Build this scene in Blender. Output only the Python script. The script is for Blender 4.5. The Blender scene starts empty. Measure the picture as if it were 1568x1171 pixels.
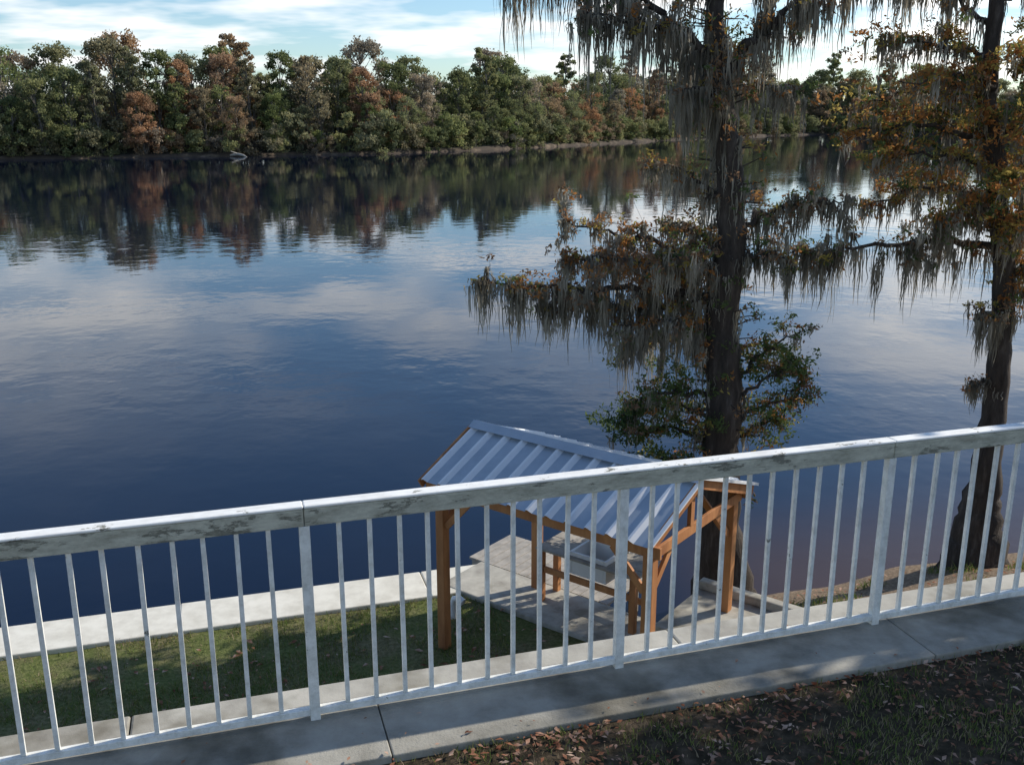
import bpy, math, random
import numpy as np
from mathutils import Vector, noise
random.seed(7); rng=np.random.default_rng(7)
sc=bpy.context.scene
sc.view_settings.view_transform='Standard'; sc.view_settings.look='None'; sc.view_settings.exposure=0
COL=sc.collection
WZ=-7.7
SUN=Vector((0.760,0.355,0.545)).normalized()

# ---------------------------------------------------------------- helpers
def link(o,parent=None):
    COL.objects.link(o)
    if parent is not None: o.parent=parent
    return o
def empty(name,loc=(0,0,0)):
    e=bpy.data.objects.new(name,None); e.empty_display_size=.3; link(e); return e
class MB:
    def __init__(s): s.v=[];s.f=[];s.m=[]
    def add(s,vs,fs,mi=0):
        b=len(s.v); s.v+= [tuple(p) for p in vs]; s.f+=[tuple(i+b for i in f) for f in fs]; s.m+=[mi]*len(fs)
    def obj(s,name,mats,parent=None,smooth=False,bevel=0):
        me=bpy.data.meshes.new(name); me.from_pydata(s.v,[],s.f); 
        for m in mats: me.materials.append(m)
        me.polygons.foreach_set('material_index',s.m)
        if smooth: me.polygons.foreach_set('use_smooth',[True]*len(s.f))
        me.update(); o=bpy.data.objects.new(name,me); link(o,parent)
        if bevel:
            b=o.modifiers.new('bevel','BEVEL'); b.width=bevel; b.segments=2; b.limit_method='ANGLE'
        return o
BOXF=[(0,3,2,1),(4,5,6,7),(0,1,5,4),(1,2,6,5),(2,3,7,6),(3,0,4,7)]
def quadset(name,V,mats,mi=None,parent=None,linkit=True,shade=None):
    n=len(V)//4; me=bpy.data.meshes.new(name)
    me.vertices.add(n*4); me.vertices.foreach_set('co',np.asarray(V,dtype=np.float32).ravel())
    me.loops.add(n*4); me.loops.foreach_set('vertex_index',np.arange(n*4,dtype=np.int32))
    me.polygons.add(n); me.polygons.foreach_set('loop_start',np.arange(0,n*4,4,dtype=np.int32))
    for m in mats: me.materials.append(m)
    if mi is not None: me.polygons.foreach_set('material_index',np.asarray(mi,dtype=np.int32))
    me.update(calc_edges=True)
    if shade is not None:
        a=me.attributes.new('shade','FLOAT','POINT'); a.data.foreach_set('value',np.repeat(np.asarray(shade,dtype=np.float32),4))
    if not linkit: return me
    o=bpy.data.objects.new(name,me); link(o,parent); return o
def leaves(C,size,elong=1.8,updown=0.0):
    """diamond leaf faces at centres C"""
    n=len(C); d=rng.normal(size=(n,3)); d[:,2]+=updown; d/=np.linalg.norm(d,axis=1)[:,None]
    e=rng.normal(size=(n,3)); e=np.cross(d,e); e/=np.linalg.norm(e,axis=1)[:,None]
    s=(np.asarray(size)*np.ones(n))[:,None]
    V=np.empty((n,4,3)); V[:,0]=C-d*s*.5*elong; V[:,1]=C+e*s*.5; V[:,2]=C+d*s*.5*elong; V[:,3]=C-e*s*.5
    return V.reshape(-1,3)
def tube(mb,pts,rad,sides=8,mi=0,flute=0):
    pts=[Vector(p) for p in pts]; n=len(pts); vs=[];fs=[]
    for i,p in enumerate(pts):
        t=(pts[min(i+1,n-1)]-pts[max(i-1,0)]).normalized()
        a=t.cross(Vector((0.1,1,0.05))); 
        if a.length<.1: a=t.cross(Vector((1,0,0)))
        a.normalize(); b=t.cross(a)
        for k in range(sides):
            th=2*math.pi*k/sides; r=rad[i]
            if flute: r*=1+flute*min(1,rad[i]/rad[0])*math.sin(th*5+.6*i*.3)*(rad[i]/rad[0])
            vs.append(p+a*math.cos(th)*r+b*math.sin(th)*r)
    for i in range(n-1):
        for k in range(sides):
            k2=(k+1)%sides; fs.append((i*sides+k,i*sides+k2,(i+1)*sides+k2,(i+1)*sides+k))
    mb.add(vs,fs,mi)
def spline(pts,rad,sub=4,jit=0.0):
    P=[Vector(p) for p in pts]; out=[];ro=[]
    for i in range(len(P)-1):
        p0=P[max(i-1,0)];p1=P[i];p2=P[i+1];p3=P[min(i+2,len(P)-1)]
        for k in range(sub):
            t=k/sub; q=.5*((2*p1)+(p2-p0)*t+(2*p0-5*p1+4*p2-p3)*t*t+(3*p1-p0-3*p2+p3)*t**3)
            if jit and (i or k): q=q+Vector((random.gauss(0,jit),random.gauss(0,jit),random.gauss(0,jit)))
            out.append(q); ro.append(rad[i]*(1-t)+rad[i+1]*t)
    out.append(P[-1]); ro.append(rad[-1]); return out,ro

# ---------------------------------------------------------------- materials
def newmat(name):
    m=bpy.data.materials.new(name); m.use_nodes=True; nt=m.node_tree; nt.nodes.clear()
    o=nt.nodes.new('ShaderNodeOutputMaterial'); return m,nt,o
def N(nt,t,**k):
    n=nt.nodes.new(t)
    for a,b in k.items(): setattr(n,a,b)
    return n
def noisetex(nt,scale,detail=5,rough=.6,coord='Object',vscale=None,rot=None):
    tc=N(nt,'ShaderNodeTexCoord'); nz=N(nt,'ShaderNodeTexNoise'); nz.inputs['Scale'].default_value=scale
    nz.inputs['Detail'].default_value=detail; nz.inputs['Roughness'].default_value=rough
    if vscale:
        mp=N(nt,'ShaderNodeMapping'); mp.vector_type='TEXTURE' if rot else 'POINT'
        if rot: mp.inputs['Rotation'].default_value=(0,0,rot); mp.inputs['Scale'].default_value=tuple(1/x for x in vscale)
        else: mp.inputs['Scale'].default_value=vscale
        nt.links.new(tc.outputs[coord],mp.inputs[0]); nt.links.new(mp.outputs[0],nz.inputs['Vector'])
    else: nt.links.new(tc.outputs[coord],nz.inputs['Vector'])
    return nz
def ramp(nt,src,stops,interp='LINEAR'):
    r=N(nt,'ShaderNodeValToRGB'); r.color_ramp.interpolation=interp
    while len(r.color_ramp.elements)>1: r.color_ramp.elements.remove(r.color_ramp.elements[0])
    r.color_ramp.elements[0].position=stops[0][0]; r.color_ramp.elements[0].color=(*stops[0][1],1)
    for p,c in stops[1:]:
        e=r.color_ramp.elements.new(p); e.color=(*c,1)
    nt.links.new(src,r.inputs[0]); return r
def mixc(nt,f,a,b,mode='MIX'):
    m=N(nt,'ShaderNodeMix',data_type='RGBA',blend_type=mode)
    for s,i in ((f,0),(a,6),(b,7)):
        if isinstance(s,(int,float)): m.inputs[i].default_value=s
        elif isinstance(s,tuple): m.inputs[i].default_value=(*s,1)
        else: nt.links.new(s,m.inputs[i])
    return m.outputs[2]
def simple(name,stops,scale=6,rough=.8,bump=.3,bscale=30,bdist=.01,vscale=None,metal=0,detail=5,spec=.5,stain=None):
    m,nt,o=newmat(name); p=N(nt,'ShaderNodeBsdfPrincipled'); nz=noisetex(nt,scale,detail,.65,vscale=vscale)
    r=ramp(nt,nz.outputs[0],stops); c=r.outputs[0]
    if stain:
        n2=noisetex(nt,stain,4,.7); r2=ramp(nt,n2.outputs[0],[(.35,(.55,.53,.48)),(.5,(1,1,1))]); c=mixc(nt,1.0,c,r2.outputs[0],'MULTIPLY')
    nt.links.new(c,p.inputs['Base Color'])
    p.inputs['Roughness'].default_value=rough; p.inputs['Metallic'].default_value=metal; p.inputs['Specular IOR Level'].default_value=spec
    if bump:
        nb=noisetex(nt,bscale,4,.7,vscale=vscale); b=N(nt,'ShaderNodeBump'); b.inputs['Strength'].default_value=bump; b.inputs['Distance'].default_value=bdist
        nt.links.new(nb.outputs[0],b.inputs['Height']); nt.links.new(b.outputs[0],p.inputs['Normal'])
    nt.links.new(p.outputs[0],o.inputs[0]); return m
def leafmat(name,stops,scale=.8,trans=.35,orstops=None):
    m,nt,o=newmat(name)
    if orstops:
        at=N(nt,'ShaderNodeAttribute'); at.attribute_name='shade'; src=at.outputs['Fac']
    else: src=noisetex(nt,scale,1,.6).outputs[0]
    r=ramp(nt,src,stops); c=r.outputs[0]
    if orstops:
        oi=N(nt,'ShaderNodeObjectInfo'); r2=ramp(nt,oi.outputs['Random'],orstops); c=mixc(nt,1.0,r2.outputs[0],c,'MULTIPLY')
    d=N(nt,'ShaderNodeBsdfDiffuse'); nt.links.new(c,d.inputs[0])
    if trans:
        t=N(nt,'ShaderNodeBsdfTranslucent'); mx=N(nt,'ShaderNodeMixShader'); mx.inputs[0].default_value=trans
        nt.links.new(c,t.inputs[0]); nt.links.new(d.outputs[0],mx.inputs[1]); nt.links.new(t.outputs[0],mx.inputs[2]); nt.links.new(mx.outputs[0],o.inputs[0])
    else: nt.links.new(d.outputs[0],o.inputs[0])
    return m

M_conc=simple('concrete',[(.3,(.15,.14,.11)),(.42,(.24,.225,.185)),(.52,(.32,.30,.25)),(.7,(.42,.40,.34))],2.6,.9,.5,70,.008,detail=9,stain=1.1)
M_seaw=simple('pale_concrete',[(.3,(.58,.55,.46)),(.6,(.75,.72,.62)),(.75,(.80,.77,.67))],3,.9,.3,50,.006)
M_walk=simple('walkway_concrete',[(.3,(.30,.28,.24)),(.55,(.44,.42,.36)),(.75,(.54,.51,.44))],3,.9,.3,50,.006,detail=8,stain=1.3)
M_wood=simple('cedar_wood',[(.3,(.30,.115,.04)),(.6,(.52,.23,.085)),(.75,(.60,.30,.125))],4,.7,.3,30,.004,vscale=(1,1,.25))
M_greyw=simple('weathered_wood',[(.3,(.25,.23,.20)),(.7,(.45,.41,.35))],6,.8,.3,40,.004)
M_bark=simple('cypress_bark',[(.3,(.03,.023,.018)),(.55,(.075,.058,.045)),(.75,(.16,.135,.11))],5,.95,.9,14,.05,vscale=(2,2,.35))
M_farbark=simple('distant_bark',[(.3,(.10,.09,.075)),(.7,(.20,.185,.165))],1,.95,0)
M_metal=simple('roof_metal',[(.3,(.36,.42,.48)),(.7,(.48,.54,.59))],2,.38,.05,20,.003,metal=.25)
M_metalw=simple('roof_rib_lit_metal',[(.3,(.74,.76,.77)),(.7,(.84,.85,.85))],2,.45,0)  # whiter than the panels: sunlit rib stripes painted into the colour
M_dirt=simple('shore_sand',[(.3,(.03,.022,.015)),(.55,(.07,.05,.033)),(.72,(.22,.165,.11))],.35,.95,.6,2,.1)
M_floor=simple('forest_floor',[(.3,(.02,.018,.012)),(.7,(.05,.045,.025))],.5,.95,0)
M_white=simple('white_plastic',[(.3,(.76,.76,.74)),(.7,(.82,.82,.8))],5,.4,0)
def paint(name,peel,c0,c1,along=None):
    m,nt,o=newmat(name); p=N(nt,'ShaderNodeBsdfPrincipled')
    kw=dict(vscale=(.45,1,1.6),rot=math.atan2(.289,.957)) if along else {}
    nz=noisetex(nt,9,9,.74,**kw); r=ramp(nt,nz.outputs[0],[(peel,(0,0,0)),(peel+.02,(1,1,1))])
    n2=noisetex(nt,11,6,.78,**kw); base=ramp(nt,n2.outputs[0],[(.36,c0),(.60,c1)])
    n3=noisetex(nt,40,4,.7); wood=ramp(nt,n3.outputs[0],[(.3,(.14,.135,.10)),(.7,(.28,.27,.21))])
    c=mixc(nt,r.outputs[0],base.outputs[0],wood.outputs[0]); nt.links.new(c,p.inputs['Base Color']); p.inputs['Roughness'].default_value=.6
    b=N(nt,'ShaderNodeBump'); b.inputs['Strength'].default_value=.4; b.inputs['Distance'].default_value=.003; b.invert=True
    nt.links.new(r.outputs[0],b.inputs['Height']); nt.links.new(b.outputs[0],p.inputs['Normal']); nt.links.new(p.outputs[0],o.inputs[0]); return m
M_paint=paint('peeling_white_paint',.558,(.33,.315,.24),(.60,.58,.46),True); M_paint2=paint('white_paint',.645,(.60,.59,.53),(.85,.84,.78))
M_paint3=paint('cap_paint',.60,(.74,.73,.68),(.90,.90,.86),True)

# ---------------------------------------------------------------- fence-aligned frame
F0=Vector((-.964,4.20,0)); D=Vector((.957,.289,0)).normalized(); NN=Vector((-D.y,D.x,0))
def st(s,t,z): return F0+D*s+NN*t+Vector((0,0,z))
def stbox(mb,s0,s1,t0,t1,z0,z1,mi=0):
    mb.add([st(s0,t0,z0),st(s1,t0,z0),st(s1,t1,z0),st(s0,t1,z0),st(s0,t0,z1),st(s1,t0,z1),st(s1,t1,z1),st(s0,t1,z1)],BOXF,mi)

rail=empty('railing')
S0,S1=-8.0,14.4
mb=MB(); s=S0+1.6
while s<S1-.1:
    stbox(mb,s+.001,s+3.199,-.028,.028,-1.838,-1.752); s+=3.2
mb.obj('top_rail',[M_paint],rail,bevel=.006)
mb=MB(); s=S0+1.6
while s<S1-.1:
    stbox(mb,s+.001,s+3.199,-.034,.045,-1.750,-1.735); s+=3.2
mb.obj('cap_strip',[M_paint3],rail,bevel=.006)
mb=MB(); stbox(mb,S0+1.6,S1,-.019,.019,-2.835,-2.800); mb.obj('bottom_rail',[M_paint2],rail,bevel=.003)
mb=MB()
for i in range(15): 
    s=S0+1.6*i; stbox(mb,s-.024,s+.024,-.0235,.0235,-2.87,-1.839)
mb.obj('posts',[M_paint2],rail,bevel=.003)
mb=MB()
for i in range(14):
    for k in range(1,11):
        s=S0+1.6*i+.024+(1.6-.048)*k/11; w=.0105; j=random.uniform(-.006,.006); j2=j+random.uniform(-.005,.005)
        mb.add([st(s-w+j,-.012,-2.799),st(s+w+j,-.012,-2.799),st(s+w+j,.012,-2.799),st(s-w+j,.012,-2.799),st(s-w+j2,-.012,-1.839),st(s+w+j2,-.012,-1.839),st(s+w+j2,.012,-1.839),st(s-w+j2,.012,-1.839)],BOXF)
mb.obj('balusters',[M_paint2],rail,bevel=.002)

wall=empty('retaining_wall')
mb=MB(); s=.31-3.0*4
while s<30:
    stbox(mb,s+.0025,s+2.9975,-.40,.12,-3.3,-2.86); s+=3.0
mb.obj('cap',[M_conc],wall,bevel=.007)
mb=MB(); s=.31-3.0*4-1.2
while s<30:
    stbox(mb,s+.003,s+2.997,.122,.46,-3.3,-2.97); s+=3.0
mb.obj('step',[M_walk],wall,bevel=.012)
mb=MB(); stbox(mb,-40,60,-.2,.42,-8.5,-3.31); mb.obj('face',[M_conc],wall)

# ---------------------------------------------------------------- upper lawn
def groundmat(name,dirtattr=False,lo=.42,hi=.62):
    m,nt,o=newmat(name); p=N(nt,'ShaderNodeBsdfPrincipled')
    n1=noisetex(nt,1.3,4,.65); n2=noisetex(nt,18,5,.7)
    g=ramp(nt,n2.outputs[0],[(.3,(.06,.08,.025)),(.5,(.12,.14,.045)),(.7,(.18,.19,.075))])
    d=ramp(nt,n2.outputs[0],[(.3,(.09,.062,.04)),(.55,(.25,.185,.125)),(.75,(.40,.31,.22))])
    f=ramp(nt,n1.outputs[0],[(lo,(0,0,0)),(hi,(1,1,1))]); fac=f.outputs[0]
    if dirtattr:
        at=N(nt,'ShaderNodeAttribute'); at.attribute_name='dirt'; mm=N(nt,'ShaderNodeMath',operation='MAXIMUM')
        h=N(nt,'ShaderNodeMath',operation='MULTIPLY'); h.inputs[1].default_value=.45; nt.links.new(fac,h.inputs[0])
        nt.links.new(h.outputs[0],mm.inputs[0]); nt.links.new(at.outputs['Fac'],mm.inputs[1]); fac=mm.outputs[0]
    c=mixc(nt,fac,g.outputs[0],d.outputs[0]); nt.links.new(c,p.inputs['Base Color']); p.inputs['Roughness'].default_value=.95; p.inputs['Specular IOR Level'].default_value=.1
    b=N(nt,'ShaderNodeBump'); b.inputs['Strength'].default_value=.8; b.inputs['Distance'].default_value=.03
    nt.links.new(n2.outputs[0],b.inputs['Height']); nt.links.new(b.outputs[0],p.inputs['Normal']); nt.links.new(p.outputs[0],o.inputs[0]); return m
M_lawn=simple('lawn_soil',[(.3,(.025,.02,.013)),(.5,(.06,.047,.03)),(.7,(.13,.095,.065))],14,.95,.8,30,.02,spec=.1); M_bank=groundmat('bank_soil',True)
def lawnz(s,t): 
    e=min(1,max(0,(-.40-t)/.5)); return -2.90-.03*e+.03*noise.noise(Vector((s*1.7,t*1.7,0)))*e
mb=MB(); ss=[-600,-60,-20,-8]+[ -6+.15*i for i in range(1,110)]+[14,30,80,600]; tt=[-.39]+[-.39-.1*i for i in range(1,40)]+[-8,-30,-600]
for s in ss:
    for t in tt: mb.v.append(tuple(st(s,t,lawnz(s,t) if abs(s)<30 and t>-10 else -2.93)))
n=len(tt)
for i in range(len(ss)-1):
    for j in range(n-1): mb.f.append((i*n+j,i*n+j+1,(i+1)*n+j+1,(i+1)*n+j)); mb.m.append(0)
lawn=mb.obj('lawn_ground',[M_lawn],smooth=True)

def blades(cnt,sfun,h,w,name,mats,prob):
    V=[];mi=[]
    for _ in range(cnt):
        p=sfun()
        if p is None: continue
        a=random.uniform(0,6.28); hh=h*random.uniform(.4,1.3); ln=random.uniform(.1,1.1)*hh; b=random.uniform(0,6.28)
        dx=math.cos(a)*w/2; dy=math.sin(a)*w/2; lx=math.cos(b)*ln; ly=math.sin(b)*ln
        x,y,z=p
        V+=[(x-dx,y-dy,z-.004),(x+dx,y+dy,z-.004),(x+lx*.45+dx*.7,y+ly*.45+dy*.7,z+hh*.6),(x+lx*.45-dx*.7,y+ly*.45-dy*.7,z+hh*.6)]
        V+=[(x+lx*.45-dx*.7,y+ly*.45-dy*.7,z+hh*.6),(x+lx*.45+dx*.7,y+ly*.45+dy*.7,z+hh*.6),(x+lx+dx*.1,y+ly+dy*.1,z+hh),(x+lx-dx*.1,y+ly-dy*.1,z+hh)]
        k=random.choices(range(len(prob)),prob)[0]; mi+=[k,k]
    return quadset(name,np.array(V),mats,mi)
M_g1=leafmat('grass_green',[(.3,(.09,.15,.03)),(.7,(.19,.25,.065))],3)
M_g2=leafmat('grass_olive',[(.3,(.15,.165,.05)),(.7,(.27,.265,.10))],3)
M_g3=leafmat('grass_straw',[(.3,(.24,.18,.11)),(.7,(.42,.34,.22))],3)
def upper():
    s=random.uniform(-1.5,6.5); t=-.39-random.random()**1.2*2.2
    q=noise.noise(Vector((s*1.6,t*1.6,4.)))+.5*noise.noise(Vector((s*5,t*5,4.)))
    if q<.10 and random.random()<.86: return None
    return st(s,t,lawnz(s,t))
blades(60000,upper,.035,.0045,'lawn_grass',[M_g1,M_g2,M_g3],[.40,.30,.30])
M_dl=leafmat('dead_leaf',[(.3,(.13,.05,.03)),(.5,(.32,.15,.09)),(.7,(.58,.42,.32))],9,.2)
def litter(cnt,fun,size,name):
    V=[]
    for _ in range(cnt):
        p=fun()
        sz=size*random.uniform(.4,1.7); a=random.uniform(0,6.28); u=Vector((math.cos(a),math.sin(a),random.uniform(-.25,.25)))*sz; v=Vector((-math.sin(a),math.cos(a),random.uniform(-.3,.3)))*sz*.55
        c=p+Vector((0,0,.008+random.random()*.012))
        l=Vector((0,0,sz*.3*random.random())); k=u*random.uniform(-.2,.3)
        V+=[c-u,c-v*.8+l+k,c+u*.1,c+v*.8+l+k]; V+=[c+u*.1,c+v*.8+l+k,c+u,c-v*.8+l+k]
    V=[(q.x,q.y,q.z) for q in V]
    return quadset(name,np.array(V),[M_dl])
def lf():
    while True:
        s=random.uniform(-1.5,6.5); t=-.41-random.random()**1.3*2.0
        if noise.noise(Vector((s*1.3,t*1.3,9.)))>random.uniform(-.5,.35): return st(s,t,lawnz(s,t)+random.random()*.015)
litter(5200,lf,.015,'fallen_leaves')
def lf2():
    s=random.uniform(-3,8); t=random.uniform(-.4,.1) if random.random()<.5 else random.uniform(-.40,-.34); return st(s,t,-2.86)
litter(110,lf2,.012,'fallen_leaves')

# ---------------------------------------------------------------- river bank terrain
def sm(x,a,b):
    x=min(1,max(0,(x-a)/(b-a))); return x*x*(3-2*x)
def tw(s):
    v=9.2 - 2.0*sm(s,3.2,4.6) + 1.45*sm(s,5.6,8.5)
    if s>7: v+=.35*noise.noise(Vector((s*.5,0,3)))
    return v
def bankz(s,t):
    zf=-7.05+.60*sm(s,4.6,8.5); w=.25+2.9*sm(s,4.6,8.0); T=tw(s)
    if t<T-w: z=zf
    elif t<T: 
        f=(t-(T-w))/w; z=zf+(WZ-zf)*f
    else: z=WZ-(t-T)*(.9-.65*sm(s,4.6,8))
    z=max(z,-10)
    return z+.03*noise.noise(Vector((s*1.3,t*1.3,0)))+.02*noise.noise(Vector((s*5,t*5,0)))*sm(s,4,8)
ss=[-500,-100,-40,-20]+[-14+.2*i for i in range(0,200)]+[30,60,120,600]; tt=[.40]+[.4+.2*i for i in range(1,80)]+[22,30]
mb=MB(); dirt=[]
for s in ss:
    for t in tt:
        z=bankz(s,t); mb.v.append(tuple(st(s,t,z)))
        d=sm(s,3.8,5.5)*(.85+.6*noise.noise(Vector((s*.7,t*.7,8)))) + sm(-z,6.7,7.5)*sm(s,4,5)*.6
        dirt.append(min(1,max(0,d+.25*sm(-s,5.0,7.5))))
n=len(tt)
for i in range(len(ss)-1):
    for j in range(n-1): mb.f.append((i*n+j,(i+1)*n+j,(i+1)*n+j+1,i*n+j+1)); mb.m.append(0)
bank=mb.obj('river_bank_ground',[M_bank],smooth=True)
at=bank.data.attributes.new('dirt','FLOAT','POINT'); at.data.foreach_set('value',dirt)
def lower():
    s=random.uniform(-9,3.2); t=random.uniform(4.5,8.85); 
    q=noise.noise(Vector((s*.9,t*.9,2.)))+.5*noise.noise(Vector((s*2.7,t*2.7,2.)))
    if q<-.08 and random.random()<.85: return None
    return st(s,t,bankz(s,t))
blades(55000,lower,.055,.010,'terrace_grass',[M_g1,M_g2,M_g3],[.40,.38,.22])
def lowr():
    s=random.uniform(6,16); t=random.uniform(4.0,tw(s)-.5)
    q=noise.noise(Vector((s*.9,t*.9,2.)))
    if q<.16: return None
    return st(s,t,bankz(s,t))
blades(18000,lowr,.13,.014,'bank_weeds',[M_g1,M_g2,M_g3],[.55,.25,.2])
def lf3():
    s=random.uniform(-9,14); t=random.uniform(5,8.3); return st(s,t,bankz(s,t)+.02)
litter(1100,lf3,.04,'fallen_leaves')

mb=MB(); s=-30
while s<3.3:
    stbox(mb,s+.006,min(s+3.6,3.35)-.006,8.80,9.65,-9.5,-6.985); s+=3.6
mb.obj('seawall',[M_seaw],bevel=.02)

# ---------------------------------------------------------------- boat shelter
R0=Vector((-.495,12.65,0)); A=Vector((.792,-.609,0)).normalized(); Pp=Vector((-A.y,A.x,0))
def lc(a,p,z): return R0+A*a+Pp*p+Vector((0,0,z))
def lbox(mb,a0,a1,p0,p1,z0,z1,mi=0):
    mb.add([lc(a0,p0,z0),lc(a1,p0,z0),lc(a1,p1,z0),lc(a0,p1,z0),lc(a0,p0,z1),lc(a1,p0,z1),lc(a1,p1,z1),lc(a0,p1,z1)],BOXF,mi)
def beam(mb,P,Q,w,h,mi=0):
    P=Vector(P);Q=Vector(Q); t=(Q-P).normalized(); s=t.cross(Vector((0,0,1)))
    if s.length<.01: s=A.copy()
    s.normalize(); u=s.cross(t); vs=[]
    for c in (P,Q):
        for x,y in ((-1,-1),(1,-1),(1,1),(-1,1)): vs.append(c+s*x*w/2+u*y*h/2)
    mb.add(vs,[(0,1,2,3),(7,6,5,4),(0,4,5,1),(1,5,6,2),(2,6,7,3),(3,7,4,0)],mi)
sh=empty('boat_shelter')
ZR,ZE=-4.075,-4.63; PN,PF=-.94,1.55; LN=3.38
mb=MB()
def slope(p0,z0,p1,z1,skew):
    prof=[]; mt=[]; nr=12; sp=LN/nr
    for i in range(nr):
        x=i*sp; prof+=[(x,0),(x+.02,.038),(x+.055,.040),(x+.105,.0)]; mt+=[0,1,1,0]  # top and sun side of each rib take the painted-light metal
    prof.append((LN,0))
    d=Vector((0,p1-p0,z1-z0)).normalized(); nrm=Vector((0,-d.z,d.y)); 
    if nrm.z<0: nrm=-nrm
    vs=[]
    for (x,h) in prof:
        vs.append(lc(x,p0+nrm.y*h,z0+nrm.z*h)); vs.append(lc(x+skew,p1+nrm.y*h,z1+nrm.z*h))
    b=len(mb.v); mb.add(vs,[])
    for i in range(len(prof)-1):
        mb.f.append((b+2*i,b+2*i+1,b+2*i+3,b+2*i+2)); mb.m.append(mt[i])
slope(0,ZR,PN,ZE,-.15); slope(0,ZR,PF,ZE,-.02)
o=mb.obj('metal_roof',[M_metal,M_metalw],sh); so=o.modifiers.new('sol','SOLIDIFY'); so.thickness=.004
mb=MB()
vs=[lc(-.03,-.12,ZR-.01),lc(-.03,0,ZR+.065),lc(-.03,.13,ZR+.015),lc(LN+.03,-.12,ZR-.01),lc(LN+.03,0,ZR+.065),lc(LN+.03,.13,ZR+.015)]
mb.add(vs,[(0,1,4,3),(1,2,5,4)]); 
mb.obj('ridge_cap',[M_metal],sh)
mb=MB()
posts=[(.08,-.80,-7.3),(3.2,-.80,-7.3),(3.2,1.28,-6.35),(.12,1.28,-7.2)]
for a,p,zb in posts:
    ztop=ZE-.02; lbox(mb,a-.065,a+.065,p-.065,p+.065,zb,ztop-.01)
mb.obj('posts',[M_wood],sh,bevel=.008)
mb=MB()
for p in (-.86,1.42):
    beam(mb,lc(-.12,p,ZE-.07),lc(3.36,p,ZE-.07),.045,.14)
for a in (.02,3.27):
    beam(mb,lc(a,-.83,ZE-.10),lc(a,1.38,ZE-.10),.04,.13)
for a0 in (-.06,3.36):
    sk=-.13
    beam(mb,lc(a0+sk,PN+.02,ZE-.06),lc(a0,0,ZR-.06),.035,.12); beam(mb,lc(a0,0,ZR-.06),lc(a0,PF-.03,ZE-.06),.035,.12)
for a0 in (.9,1.7,2.5):
    beam(mb,lc(a0,PN+.06,ZE-.04),lc(a0,-.02,ZR-.07),.04,.09); beam(mb,lc(a0,.02,ZR-.07),lc(a0,PF-.06,ZE-.04),.04,.09)
beam(mb,lc(3.27,0,ZR-.12),lc(3.27,0,ZE-.04),.05,.09)
for a,p,zb in posts:
    sa=1 if a<1 else -1; sp_=1 if p<0 else -1
    beam(mb,lc(a+sa*.07,p,ZE-.62),lc(a+sa*.50,p,ZE-.16),.04,.09)
    beam(mb,lc(a,p+sp_*.07,ZE-.62),lc(a,p+sp_*.50,ZE-.17),.04,.09)
mb.obj('framing',[M_wood],sh,bevel=.004)
mb=MB(); beam(mb,lc(3.40,0,ZR+.02),lc(3.40,PF+.02,ZE+.02),.05,.035); beam(mb,lc(3.40,0,ZR+.02),lc(3.27,PN-.01,ZE+.015),.05,.02)
mb.obj('rake_trim',[M_metalw],sh)
mb=MB(); lbox(mb,-1.12,2.62,.47,1.45,-9.0,-6.975); mb.obj('concrete_walkway',[M_walk],bevel=.02)
mb=MB(); lbox(mb,2.64,4.1,.35,1.75,-9.0,-6.35); lbox(mb,2.64,4.1,1.60,1.75,-6.345,-6.22); lbox(mb,3.98,4.1,.35,1.595,-6.345,-6.22)
mb.obj('concrete_landing',[M_walk],bevel=.02)
dk=empty('dock_platform'); mb=MB()
for i in range(16):
    a=-1.6+i*.17; lbox(mb,a,a+.158,1.72,2.85,-7.18,-7.14)
mb.obj('planks',[M_greyw],dk,bevel=.004)
mb=MB()
for p in (1.8,2.28,2.75): lbox(mb,-1.58,1.10,p-.03,p+.03,-7.34,-7.185)
for a in (-1.4,.0,1.0):
    for p in (1.86,2.69): lbox(mb,a-.06,a+.06,p-.06,p+.06,-9.5,-7.345)
mb.obj('supports',[M_greyw],dk)
tb=empty('cleaning_table'); mb=MB()
for i in range(3): lbox(mb,.35,.88,.92+i*.24,1.15+i*.24,-6.15,-6.115)
for i in range(3): lbox(mb,1.52,2.05,.92+i*.24,1.15+i*.24,-6.15,-6.115)
lbox(mb,.881,1.519,.92,1.0,-6.15,-6.115); lbox(mb,.881,1.519,1.56,1.63,-6.15,-6.115)
mb.obj('top_boards',[M_greyw],tb,bevel=.004)
mb=MB()
lbox(mb,.885,1.515,1.003,1.557,-6.40,-6.38)
lbox(mb,.885,.93,1.003,1.557,-6.378,-6.06); lbox(mb,1.47,1.515,1.003,1.557,-6.378,-6.06)
lbox(mb,.932,1.468,1.003,1.045,-6.378,-6.06); lbox(mb,.932,1.468,1.515,1.557,-6.378,-6.06)
lbox(mb,.85,1.55,1.56,1.585,-6.11,-5.88)
mb.obj('basin',[M_white],tb,bevel=.006)
mb=MB()
for a in (.42,1.98):
    for p in (.98,1.38): lbox(mb,a-.045,a+.045,p-.045,p+.045,-6.975,-6.152)
lbox(mb,.466,1.934,.955,1.0,-6.50,-6.41); lbox(mb,.466,1.934,1.36,1.40,-6.75,-6.66)
mb.obj('legs',[M_wood],tb,bevel=.004)
mb=MB(); tube(mb,[lc(-.35,-.12,-7.1),lc(-.35,-.12,-6.82),lc(-.33,-.12,-6.74),lc(-.25,-.12,-6.70),lc(-.16,-.12,-6.74)],[.05]*5,10); mb.obj('white_vent_pipe',[M_white],smooth=True)

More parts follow.
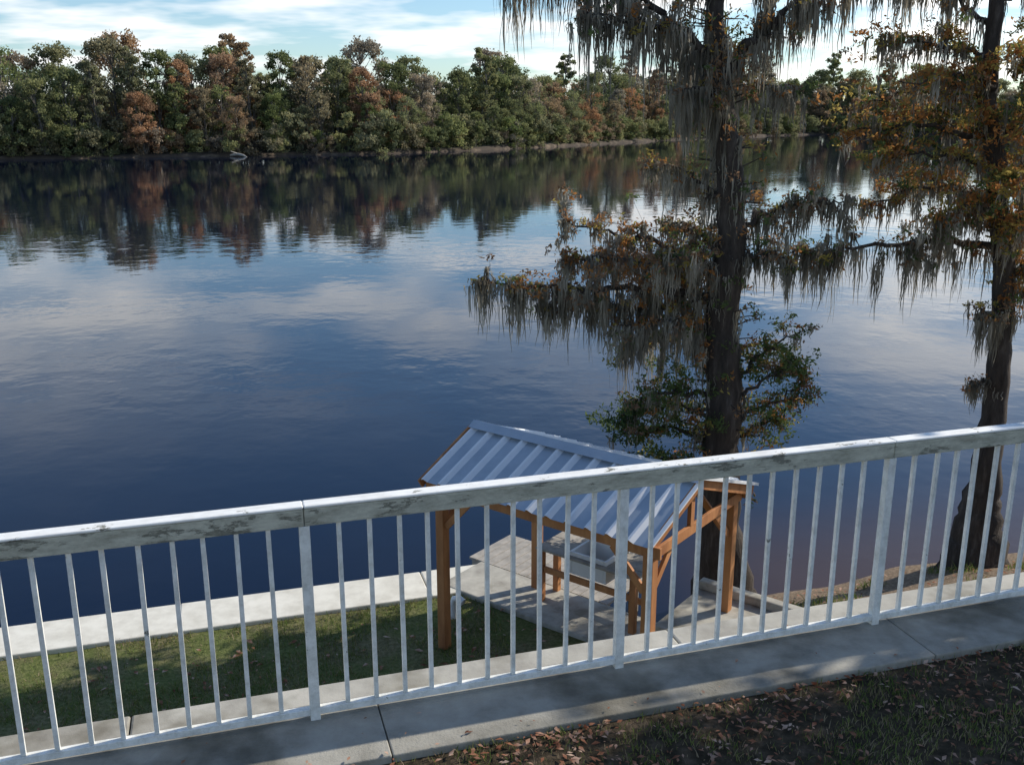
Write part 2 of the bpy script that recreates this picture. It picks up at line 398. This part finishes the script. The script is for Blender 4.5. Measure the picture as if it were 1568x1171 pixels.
# ---------------------------------------------------------------- water
m,nt,o=newmat('river_water'); p=N(nt,'ShaderNodeBsdfPrincipled')
geo=N(nt,'ShaderNodeNewGeometry')
def dot(vec,off):
    d=N(nt,'ShaderNodeVectorMath',operation='DOT_PRODUCT'); d.inputs[1].default_value=vec; nt.links.new(geo.outputs['Position'],d.inputs[0])
    a=N(nt,'ShaderNodeMath',operation='ADD'); a.inputs[1].default_value=off; nt.links.new(d.outputs['Value'],a.inputs[0]); return a.outputs[0]
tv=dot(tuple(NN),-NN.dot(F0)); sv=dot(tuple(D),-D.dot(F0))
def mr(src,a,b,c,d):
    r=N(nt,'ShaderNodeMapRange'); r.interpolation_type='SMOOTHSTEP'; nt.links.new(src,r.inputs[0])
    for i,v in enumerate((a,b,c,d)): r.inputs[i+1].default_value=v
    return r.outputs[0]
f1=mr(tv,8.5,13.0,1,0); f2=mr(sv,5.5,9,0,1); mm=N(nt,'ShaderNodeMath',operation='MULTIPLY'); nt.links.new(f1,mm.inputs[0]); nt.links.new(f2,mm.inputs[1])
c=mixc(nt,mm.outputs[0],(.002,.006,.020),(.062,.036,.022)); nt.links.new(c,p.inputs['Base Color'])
p.inputs['Roughness'].default_value=.03; p.inputs['IOR'].default_value=1.36
n1=noisetex(nt,.8,3,.5,'Object'); n3=noisetex(nt,.03,2,.6,'Object',vscale=(1,2.2,1))
pm=ramp(nt,n3.outputs[0],[(.46,(.32,.32,.32)),(.62,(1,1,1))])
b=N(nt,'ShaderNodeBump'); b.inputs['Distance'].default_value=.020; nt.links.new(pm.outputs[0],b.inputs['Strength']); nt.links.new(n1.outputs[0],b.inputs['Height']); nt.links.new(b.outputs[0],p.inputs['Normal'])
nt.links.new(p.outputs[0],o.inputs[0])
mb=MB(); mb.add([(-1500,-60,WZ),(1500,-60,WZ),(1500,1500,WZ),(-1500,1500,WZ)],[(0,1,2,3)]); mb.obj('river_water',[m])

# ---------------------------------------------------------------- far bank + tree line
line=[(-700,90),(-400,115),(-200,142),(-86,168),(-23,193),(3,222),(22,252),(60,310),(111,366),(187,374),(350,370),(900,330)]
def bankpt(x):
    for (x0,y0),(x1,y1) in zip(line,line[1:]):
        if x<=x1: return y0+(y1-y0)*(x-x0)/(x1-x0)
    return line[-1][1]
xs=[-700,-400,-300]+list(np.arange(-220,300,1.5))+[350,500,900]
offs=[(0,-8.2),(1.0,-7.8),(1.6,-7.4),(2.8,-7.1),(8,-6.4),(30,-5.8),(1200,-5.5)]
mb=MB()
for x in xs:
    y=bankpt(x)+1.6*noise.noise(Vector((x*.08,0,0)))+.8*noise.noise(Vector((x*.4,5,0)))
    for k,(d,z) in enumerate(offs):
        mb.v.append((x-d*.1*(k<6),y+d*(1+.4*noise.noise(Vector((x*.2,k,0)))*(k<5)),z+(.35*noise.noise(Vector((x*.15,k*3,1))) if 0<k<5 else 0)))
n=len(offs)
for i in range(len(xs)-1):
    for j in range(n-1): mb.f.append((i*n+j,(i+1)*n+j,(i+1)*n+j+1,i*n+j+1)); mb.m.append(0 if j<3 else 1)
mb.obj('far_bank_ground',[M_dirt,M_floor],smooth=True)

ORS=[(0,(.17,.21,.08)),(.12,(.25,.27,.12)),(.24,(.16,.19,.085)),(.35,(.30,.30,.145)),(.45,(.22,.24,.115)),(.53,(.32,.28,.18)),(.60,(.42,.23,.12)),(.66,(.34,.31,.24)),(.74,(.38,.27,.17)),(.82,(.25,.25,.15)),(.90,(.26,.275,.14)),(1,(.18,.22,.09))]
M_far=leafmat('distant_foliage',[(0,(.52,.55,.58)),(.5,(1,1,1)),(1,(1.5,1.42,1.3))],.3,.40,ORS)
def crown(nc,H,W,base,nl,rs=.24):
    C=[]; cl=[]; S=[]
    for i in range(nc):
        f=random.random()**.9; z=base+(H-base)*f
        env=math.sqrt(max(.05,1-(max(0,f-.35)/.70)**2))*(.75+.25*min(1,f/.25))
        rr=W*env*random.uniform(.15,1.0)**.6; a=random.uniform(0,6.28)
        cl.append((rr*math.cos(a),rr*math.sin(a),z,random.uniform(.6,1.4)*W*rs))
    for (x,y,z,r) in cl:
        k=int(nl*(r/(W*rs))**2); g=rng.normal(size=(k,3)); g/=np.linalg.norm(g,axis=1)[:,None]; g*=(rng.random(k)**.5)[:,None]*r; g[:,2]*=.7
        g+=rng.normal(size=(k,3))*r*.18
        C.append(g+np.array([x,y,z])); S.append(np.clip(random.uniform(.1,.9)+rng.normal(size=k)*.15,0,1))
    return np.concatenate(C),cl,np.concatenate(S)
protos=[]
for i in range(10):
    H=random.uniform(16,20.5); W=random.uniform(4.4,6.4); base=random.uniform(1.2,3.0)
    if i==1: W=3.4; H=22.5
    C,cl,S=crown(random.randint(60,85),H-1.2,W,base,88,.20)
    if i in (2,6,8):
        k=rng.random(len(C))<(.30 if i!=8 else .5); C=C[k]; S=S[k]
    V=leaves(C,rng.uniform(.2,.46,len(C)),1.3)
    mb=MB(); tp,tr=spline([(0,0,-1),(random.uniform(-.4,.4),0,H*.4),(random.uniform(-.8,.8),random.uniform(-.8,.8),H*.9)],[.28,.2,.04],5,.1)
    tube(mb,tp,tr,6,1)
    for (x,y,z,r) in cl[::2]:
        q=tp[min(len(tp)-1,int(max(0,(z-2.5))/H*len(tp)))]
        tube(mb,[q,(Vector((x,y,z))+q)/2+Vector((0,0,.3)),(x,y,z+r*1.0)],[.10,.07,.02],4,1)
    V2=[];
    for f in mb.f: V2+=[mb.v[j] for j in f]
    V=np.concatenate([V,np.array(V2)]); mi=[0]*(len(C))+[1]*(len(V2)//4)
    protos.append(quadset('distant_tree_%d'%i,V,[M_far,M_farbark],mi,linkit=False,shade=np.concatenate([S,np.ones(len(V2)//4)*.5])))
shr=[]
for i in range(4):
    C,cl,S=crown(24,random.uniform(4,6.5),3.0,.0,60,.26); V=leaves(C,rng.uniform(.18,.4,len(C)),1.3); shr.append(quadset('shrub_%d'%i,V,[M_far],[0]*len(C),linkit=False,shade=S))
tl=empty('distant_tree_line')
def put(me,x,y,z,sc_,par,sz=None):
    o=bpy.data.objects.new('tree',me); o.location=(x,y,z); o.rotation_euler=(random.gauss(0,.05),random.gauss(0,.05),random.uniform(0,6.28)); o.scale=(sc_,sc_,sz or sc_); link(o,par)
pts=[]
for (x0,y0),(x1,y1) in zip(line[2:],line[3:-1]):
    L=math.hypot(x1-x0,y1-y0); k=int(L/1.0)
    for i in range(k): pts.append((x0+(x1-x0)*i/k,y0+(y1-y0)*i/k,(x1-x0)/L,(y1-y0)/L))
for row,(off,sp,hs) in enumerate([(4.5,5.5,.60),(9.5,5.5,.86),(16,5.5,1.0),(24,7.5,1.04)]):
    i=random.random()*sp
    while i<len(pts):
        px,py,dx,dy=pts[int(i)]
        d=off+random.uniform(-2,2); hh=hs*random.uniform(.72,1.14)*(1+.14*noise.noise(Vector((px*.05,row*.3,0))))
        if px<-60: hh*=1.10
        if px>60: hh*=1.14
        put(random.choice(protos),px-dy*d,py+dx*d,-7.0,hh*random.uniform(.9,1.1),tl,hh); i+=sp*random.uniform(.6,1.4)
i=0
while i<len(pts):
    px,py,dx,dy=pts[int(i)]; d=random.uniform(1.6,4.2)
    put(random.choice(shr),px-dy*d,py+dx*d,-7.5,random.uniform(.5,1.2),tl); i+=random.uniform(1.2,3.2)
i=0
while i<len(pts):   # dense understorey behind
    px,py,dx,dy=pts[int(i)]; d=random.uniform(26,32)
    put(random.choice(shr),px-dy*d,py+dx*d,-7.2,random.uniform(1.5,2.0),tl); i+=2.6
mb=MB(); bx=-49.5; by=bankpt(bx)
tube(mb,[(bx-1.5,by-.5,-7.5),(bx,by-1.2,-7.25),(bx+1.2,by-1.8,-7.45),(bx+2.0,by-2.4,-7.8)],[.18,.25,.2,.1],8); tube(mb,[(bx,by-1.2,-7.2),(bx-1.0,by-2,-6.7)],[.14,.06],6)
mb.obj('driftwood_log',[simple('bleached_wood',[(.3,(.28,.26,.22)),(.7,(.48,.45,.40))],2,.9,0)],smooth=True)

# ---------------------------------------------------------------- near cypress trees with spanish moss
M_moss=leafmat('spanish_moss',[(.3,(.17,.15,.115)),(.5,(.32,.29,.225)),(.7,(.48,.44,.36))],2.5,.4)
M_lo=leafmat('cypress_needles_rust',[(.3,(.30,.13,.045)),(.55,(.50,.23,.075)),(.75,(.60,.35,.12))],2.0,.5)
M_ly=leafmat('cypress_needles_yellow',[(.3,(.30,.24,.07)),(.7,(.50,.39,.11))],2.0,.5)
M_lg=leafmat('cypress_needles_green',[(.3,(.07,.11,.04)),(.7,(.18,.23,.08))],2.0,.45)
M_lb=leafmat('cypress_needles_brown',[(.3,(.18,.11,.065)),(.7,(.35,.22,.13))],2.0,.4)
class Tree:
    def __init__(s): s.mb=MB(); s.moss=[]; s.leaf=[]; s.lm=[]; 
    def strand(s,p,L,w):
        n=4; a=random.uniform(0,3.14); dx=math.cos(a);dy=math.sin(a); x,y,z=p; prev=None
        sw=random.gauss(0,.05)*L
        for i in range(n+1):
            f=i/n; ww=w*(1-f)**.6*(.7+.6*random.random())+.0015
            cx=x+sw*f+random.gauss(0,.012); cy=y+random.gauss(0,.012); cz=z-L*f
            cur=((cx-dx*ww,cy-dy*ww,cz),(cx+dx*ww,cy+dy*ww,cz))
            if prev: s.moss+= [prev[0],prev[1],cur[1],cur[0]]
            prev=cur
    def beard(s,p,L,k=10,sp=.06):
        for i in range(k):
            g=random.gauss(0,1); q=(p[0]+g*sp,p[1]+random.gauss(0,sp),p[2]+random.uniform(-.02,.03))
            s.strand(q,L*math.exp(-g*g*.5)*random.uniform(.4,1.05)+.06,random.uniform(.005,.014))
    def spray(s,p,n,r,mat,size=.040):
        C=rng.normal(size=(n,3))*np.array([r,r,r*.6])+np.array(p); s.leaf.append(leaves(C,rng.uniform(size*.35,size*1.0,n),2.6)); s.lm+= [mat]*n
    def branch(s,pts,r0,mats,leafd=1.0,mossd=1.0,mL=.5,twig=.55,depthspread=.4,r1=.008):
        pts=[Vector(p) for p in pts]; n=len(pts)
        rad=[r0+(r1-r0)*(i/(n-1))**.7 for i in range(n)]
        P,R=spline(pts,rad,7,.03); tube(s.mb,P,R,6)
        L=sum((b-a).length for a,b in zip(P,P[1:])); cnt=max(4,int(L*9))
        for k in range(cnt):
            f=random.uniform(.10,1); i=min(len(P)-2,int(f*(len(P)-1))); q=P[i].lerp(P[i+1],random.random()); t=(P[i+1]-P[i]).normalized()
            d=(t*random.uniform(.2,.9)+Vector((random.gauss(0,.5),random.gauss(0,1)*depthspread*1.6,random.gauss(.02,.42)))).normalized()
            TL=twig*random.uniform(.35,1.2)*(1.15-.5*f)
            e=q+d*TL; mid=q.lerp(e,.5)+Vector((0,0,.05*TL)); end=e+Vector((0,0,-.12*TL))
            TP,TR=spline([q,mid,end],[.009,.006,.002],3,.012); tube(s.mb,TP,TR,3)
            for _ in range(int(3*TL/.4)+1):
                w=TP[random.randrange(1,len(TP))]; g=w+Vector((random.gauss(0,.15),random.gauss(0,.13),random.gauss(-.01,.09))); tube(s.mb,[w,g],[.003,.0015],3)
                if random.random()<leafd: s.spray(g,random.randint(8,24),.055,random.choices(range(4),mats)[0])
            for w in TP[1:]:
                if random.random()<.75*leafd: s.spray(w,random.randint(6,16),.055,random.choices(range(4),mats)[0])
                if random.random()<.42*mossd: s.beard(w,mL*random.uniform(.25,1.25),random.randint(5,12),.032)
        for q in P[1:]:
            if random.random()<.85*mossd: s.beard(q+Vector((0,0,-.01)),mL*random.uniform(.5,1.6),random.randint(9,18),.055)
    def finish(s,name):
        e=empty(name); s.mb.obj('trunk_and_limbs',[M_bark],e,smooth=True)
        quadset('spanish_moss',np.array(s.moss),[M_moss],None,e)
        quadset('foliage',np.concatenate(s.leaf),[M_lo,M_ly,M_lg,M_lb],s.lm,e)
Y=14.0
t1=Tree()
tp,tr=spline([(3.36,Y,-7.9),(3.33,Y,-7.1),(3.22,Y,-6.2),(3.17,Y,-5.03),(3.16,Y,-4.0),(3.05,Y,-2.82),(3.12,Y,-1.59),(3.02,Y,-.68),(2.88,Y,.19),(2.78,Y+.1,1.2),(2.9,Y+.2,2.8),(3.0,Y,4.8)],[.60,.46,.32,.27,.26,.24,.20,.18,.16,.12,.09,.04],6,.02)
tube(t1.mb,tp,tr,20,flute=.16)
for q,r in zip(tp,tr):
    if -5.6<q.z<2:
        for _ in range(6):
            a=random.uniform(0,6.28); c=q+Vector((math.cos(a)*r,math.sin(a)*r,random.uniform(-.2,.2)))
            if q.z>-3.8 and random.random()<.7: t1.beard(c,random.uniform(.2,.75),7,.045)
            if random.random()<.6:
                e=c+Vector((math.cos(a)*.28,math.sin(a)*.28,random.uniform(-.05,.15))); tube(t1.mb,[c,e],[.012,.004],4)
                for _ in range(2): t1.spray(e,12,.07,random.choice([2,3,2,3,1,0]))
def v(x,z,dy=0): return (x,Y+dy,z)
BR=(2.4,1.5,1.8,4); OR=(3.6,1.4,1.0,3); GR=(.3,.6,7,.5); GO=(1.0,1.0,6,.5)
t1.branch([v(3.0,-2.6),v(2.03,-2.45,-.2),v(1.09,-2.39,-.4),v(.15,-2.33,-.5),v(-.46,-2.2,-.6)],.075,OR,.38,1.4,.70,.5)
t1.branch([v(2.6,-2.65),v(1.8,-2.7,-.1),v(1.0,-2.6,-.2),v(.4,-2.6,-.3)],.05,OR,.25,1.3,.65,.5)
t1.branch([v(2.95,-2.2),v(2.2,-1.85,.1),v(1.5,-1.70,.2),v(.75,-1.50,.3)],.06,OR,.6,.7,.35,.7)
t1.branch([v(2.95,-2.3),v(2.1,-2.05,-.3),v(1.3,-1.95,-.5),v(.7,-1.95,-.6)],.05,OR,.6,.8,.4,.7)
t1.branch([v(3.0,-2.7),v(2.2,-2.2,.4),v(1.3,-2.1,.7)],.05,OR,.5,1.0,.5,.6)
t1.branch([v(3.0,-2.3),v(2.5,-1.9,-.6),v(2.0,-1.9,-1.1)],.05,BR,.6,1.0,.45,.5)
t1.branch([v(2.95,-3.1),v(2.3,-2.85,-.3),v(1.5,-2.95,-.4)],.05,BR,.5,1.4,.75,.5)
t1.branch([v(2.95,-3.4),v(2.3,-3.2,.3),v(1.7,-3.4,.4)],.045,GO,.7,1.0,.6,.5)
t1.branch([v(3.2,-1.6),v(3.7,-1.35,.1),v(4.2,-1.28,.1),v(4.85,-1.17,.2)],.055,BR,.5,1.2,.5,.45)
t1.branch([v(3.2,-2.0),v(3.6,-1.9,-.3),v(3.9,-2.0,-.4)],.04,BR,.5,1.1,.45,.4)
t1.branch([v(2.95,-1.2),v(2.5,-.85,0),v(1.95,-.7,.1)],.045,BR,.3,1.3,.5,.45)
t1.branch([v(3.0,-1.9),v(2.6,-1.6,.3),v(2.25,-1.55,.5)],.04,BR,.5,1.1,.45,.45)
t1.branch([v(3.25,-3.9),v(3.7,-3.45,.1),v(4.2,-3.15,.1)],.045,GO,1.0,.2,.3,.65)
t1.branch([v(3.25,-4.2),v(3.7,-3.75,-.2),v(4.15,-3.55,-.1)],.04,GO,1.0,.15,.3,.6)
t1.branch([v(3.25,-4.5),v(3.8,-4.15,-.1),v(4.25,-3.95,-.1)],.045,GO,1.0,.1,.3,.6)
t1.branch([v(3.25,-4.9),v(3.7,-4.7,.3),v(4.1,-4.45,.3)],.04,GO,1.0,.1,.3,.55)
t1.branch([v(3.0,-4.1),v(2.4,-3.95,-.1),v(1.85,-4.1,-.2),v(1.6,-4.4,-.2)],.045,GR,1.0,.35,.4,.6)
t1.branch([v(3.0,-4.4),v(2.4,-4.25,.2),v(1.8,-4.35,.3)],.04,GR,1.0,.2,.4,.6)
t1.branch([v(3.0,-4.8),v(2.4,-4.6,.1),v(1.6,-4.75,.2)],.045,GR,1.0,.1,.4,.65)
t1.branch([v(3.0,-5.2),v(2.5,-5.0,-.2),v(1.7,-5.0,-.3)],.04,GR,1.0,.1,.4,.6)
t1.branch([v(2.82,.4),v(2.62,.79),v(1.89,1.37,-.1),v(1.1,1.75,-.2),(-.1,Y,2.0)],.10,BR,.25,1.5,.85,.6)
t1.branch([v(2.4,1.0),v(1.7,1.1,-.4),v(.9,1.25,-.6)],.05,BR,.2,1.4,.75,.5)
t1.branch([v(2.85,.5),v(3.25,.96),v(3.6,1.25),v(4.1,1.55),v(5.2,1.9)],.10,BR,.3,1.3,.7,.5)
t1.branch([v(3.5,1.2),v(3.4,1.9,.3),v(3.6,2.7,.5)],.05,BR,.3,1.2,.6,.5)
t1.branch([v(2.9,.1),v(3.4,.3,.3),v(3.9,.35,.4)],.04,BR,.4,1.2,.45,.4)
t1.branch([v(2.9,.0),v(2.5,.3,-.3),v(2.2,.25,-.5)],.04,BR,.35,1.3,.7,.4)
t1.branch([v(2.8,1.5),v(1.9,2.3,.2),v(.7,2.6,.3)],.06,BR,.3,1.1,.8,.6)
t1.branch([v(2.9,2.4),v(3.9,3.0,.2),v(5.0,3.1,.3)],.06,BR,.3,1.0,.6,.6)
t1.finish('cypress_tree')

Y=15.1; t2=Tree()
tp,tr=spline([(7.78,Y,-8.2),(7.78,Y,-7.4),(7.77,Y,-6.6),(7.77,Y,-5.8),(7.77,Y,-4.75),(7.72,Y,-3.46),(7.59,Y,-2.2),(7.29,Y,-.73),(7.01,Y,.67),(7.0,Y,3),(7.1,Y,5)],[.75,.56,.36,.24,.19,.17,.16,.14,.12,.08,.03],6,.02)
tube(t2.mb,tp,tr,20,flute=.22)
OO=(5.5,4,2.0,.6)
t2.branch([v(7.55,-2.0),v(6.3,-1.92,-.1),v(5.2,-2.0,-.3),v(4.15,-2.05,-.4)],.07,BR,.4,1.4,.75,.5)
t2.branch([v(7.4,-1.3),v(6.4,-1.1,.1),v(5.4,-1.4,.1)],.06,OO,.7,1.0,.5,.55)
t2.branch([v(7.45,-1.6),v(6.8,-1.3,-.5),v(6.1,-1.5,-.9)],.05,OO,.9,.9,.5,.6)
t2.branch([v(7.2,-.4),v(6.1,-.2,0),v(4.95,-.3,.1)],.06,OO,1.0,.5,.45,.75)
t2.branch([v(7.2,-.8),v(6.3,-.6,-.2),v(5.3,-.7,-.3)],.05,OO,1.0,.6,.5,.75)
t2.branch([v(7.1,.2),v(6.3,.3,.3),v(5.3,.15,.4)],.05,OO,1.0,.4,.45,.75)
t2.branch([v(7.1,.4),v(6.4,.5,-.4),v(5.5,.4,-.7)],.05,OO,1.0,.4,.45,.75)
t2.branch([v(7.0,.8),v(6.2,.95,0),v(5.4,1.0,.1)],.05,OO,.7,.8,.5,.6)
t2.branch([v(7.0,1.2),v(6.4,1.6,.1),v(5.6,1.9,.2)],.05,BR,.3,1.0,.5,.6)
t2.branch([v(7.0,1.5),v(7.8,1.9,0),v(8.4,2.0,.1)],.05,OO,.5,.9,.6,.6)
for zz,dy in ((-2.9,.1),(-2.5,-.2),(-2.0,.3),(-1.6,-.4),(-1.2,.1),(-.8,-.3),(-.3,-.3),(.1,.3),(.6,-.2),(1.0,.1)):
    t2.branch([v(7.6+.02*zz,zz),v(8.0,zz+.25,dy),v(8.45,zz+.05,dy*1.5)],.05,OO,1.0,.55,.5,.7)
for zz,dy in ((-1.1,-1.2),(-.3,-1.4),(.5,-1.1),(-1.8,-1.2)):
    t2.branch([v(7.4,zz),v(7.3,zz+.3,dy*.6),v(7.0+random.uniform(-.3,.5),zz+.2,dy*1.2)],.05,OO,1.0,.4,.45,.7)
t2.branch([v(7.7,-3.2),v(7.5,-3.0,-.2),v(7.2,-3.0,-.3)],.03,BR,.3,1.0,.6,.35)
t2.branch([v(7.75,-4.4),v(7.5,-4.1,0),v(7.3,-4.2,-.1)],.025,BR,.1,.8,.35,.25)
t2.finish('cypress_tree')

# unseen tree added right of the frame, crown shaped to shade the lawn
shade_tree=empty('added_shade_tree'); mb=MB()
tp,tr=spline([(10.6,6.6,-3.3),(10.5,6.7,-1.6),(10.2,6.8,.2),(10.0,6.9,2.5)],[.32,.24,.18,.05],5,.02); tube(mb,tp,tr,12)
C=[]
for i in range(75):
    g=rng.normal(size=3); g/=np.linalg.norm(g); g*=rng.random()**.4; c=np.array([10.2,6.5,2.0])+g*np.array([3.2,1.75,2.4])
    q=tp[10]; tube(mb,[q,(Vector(c)+q)/2+Vector((0,0,.2)),c],[.06,.04,.01],5)
    C.append(rng.normal(size=(260,3))*.28+c)
C=np.concatenate(C); mb.obj('trunk_and_limbs',[M_bark],shade_tree,smooth=True)
quadset('foliage',leaves(C,rng.uniform(.08,.16,len(C)),1.6),[M_lg],None,shade_tree)

# ---------------------------------------------------------------- world, sun, camera
w=bpy.data.worlds.new('World'); sc.world=w; w.use_nodes=True; nt=w.node_tree; nt.nodes.clear()
out=N(nt,'ShaderNodeOutputWorld'); bg=N(nt,'ShaderNodeBackground'); sky=N(nt,'ShaderNodeTexSky'); sky.sky_type='NISHITA'; sky.sun_disc=False
sky.sun_elevation=math.asin(SUN.z); sky.sun_rotation=math.atan2(SUN.x,SUN.y); sky.air_density=1.0; sky.dust_density=.3; sky.ozone_density=1.4
tc=N(nt,'ShaderNodeTexCoord'); sep=N(nt,'ShaderNodeSeparateXYZ'); nt.links.new(tc.outputs['Generated'],sep.inputs[0])
za=N(nt,'ShaderNodeMath',operation='ADD'); za.inputs[1].default_value=.10; nt.links.new(sep.outputs[2],za.inputs[0])
dx=N(nt,'ShaderNodeMath',operation='DIVIDE'); dy=N(nt,'ShaderNodeMath',operation='DIVIDE')
nt.links.new(sep.outputs[0],dx.inputs[0]); nt.links.new(za.outputs[0],dx.inputs[1]); nt.links.new(sep.outputs[1],dy.inputs[0]); nt.links.new(za.outputs[0],dy.inputs[1])
cb=N(nt,'ShaderNodeCombineXYZ'); nt.links.new(dx.outputs[0],cb.inputs[0]); nt.links.new(dy.outputs[0],cb.inputs[1])
nz=N(nt,'ShaderNodeTexNoise'); nz.inputs['Scale'].default_value=1.15; nz.inputs['Detail'].default_value=4; nz.inputs['Roughness'].default_value=.55; nt.links.new(cb.outputs[0],nz.inputs['Vector'])
cr=ramp(nt,nz.outputs[0],[(.43,(0,0,0)),(.63,(1,1,1))])
def mr2(src,a,b,c,d):
    r=N(nt,'ShaderNodeMapRange'); r.interpolation_type='SMOOTHSTEP'; nt.links.new(src,r.inputs[0])
    for i,vv in enumerate((a,b,c,d)): r.inputs[i+1].default_value=vv
    return r.outputs[0]
mk=mr2(sep.outputs[2],.14,.34,1,.06)
mu=N(nt,'ShaderNodeMath',operation='MULTIPLY'); nt.links.new(cr.outputs[0],mu.inputs[0]); nt.links.new(mk,mu.inputs[1])
dp=N(nt,'ShaderNodeVectorMath',operation='DOT_PRODUCT'); dp.inputs[1].default_value=tuple(SUN); nt.links.new(tc.outputs['Generated'],dp.inputs[0])
glow=mr2(dp.outputs['Value'],.35,1.0,0,1)
cloudc=mixc(nt,glow,(9.6,9.6,9.6),(18,17.4,16.5))
tint=mixc(nt,1.0,sky.outputs[0],(.86,1.03,1.20),'MULTIPLY')
c=mixc(nt,mu.outputs[0],tint,cloudc); nt.links.new(c,bg.inputs[0]); bg.inputs[1].default_value=.125; nt.links.new(bg.outputs[0],out.inputs[0])
sl=bpy.data.lights.new('sun','SUN'); sl.energy=5.0; sl.angle=math.radians(.5); sl.color=(1,.93,.82)
so=bpy.data.objects.new('sun',sl); so.rotation_euler=SUN.to_track_quat('Z','Y').to_euler(); so.location=(30,7,20); link(so)
cam=bpy.data.cameras.new('camera'); cam.lens=36*1500/1568; cam.sensor_width=36; cam.clip_end=5000; cam.clip_start=.05
co=bpy.data.objects.new('camera',cam); co.location=(0,0,0); co.rotation_euler=(math.radians(90-15.4),0,0); link(co); sc.camera=co
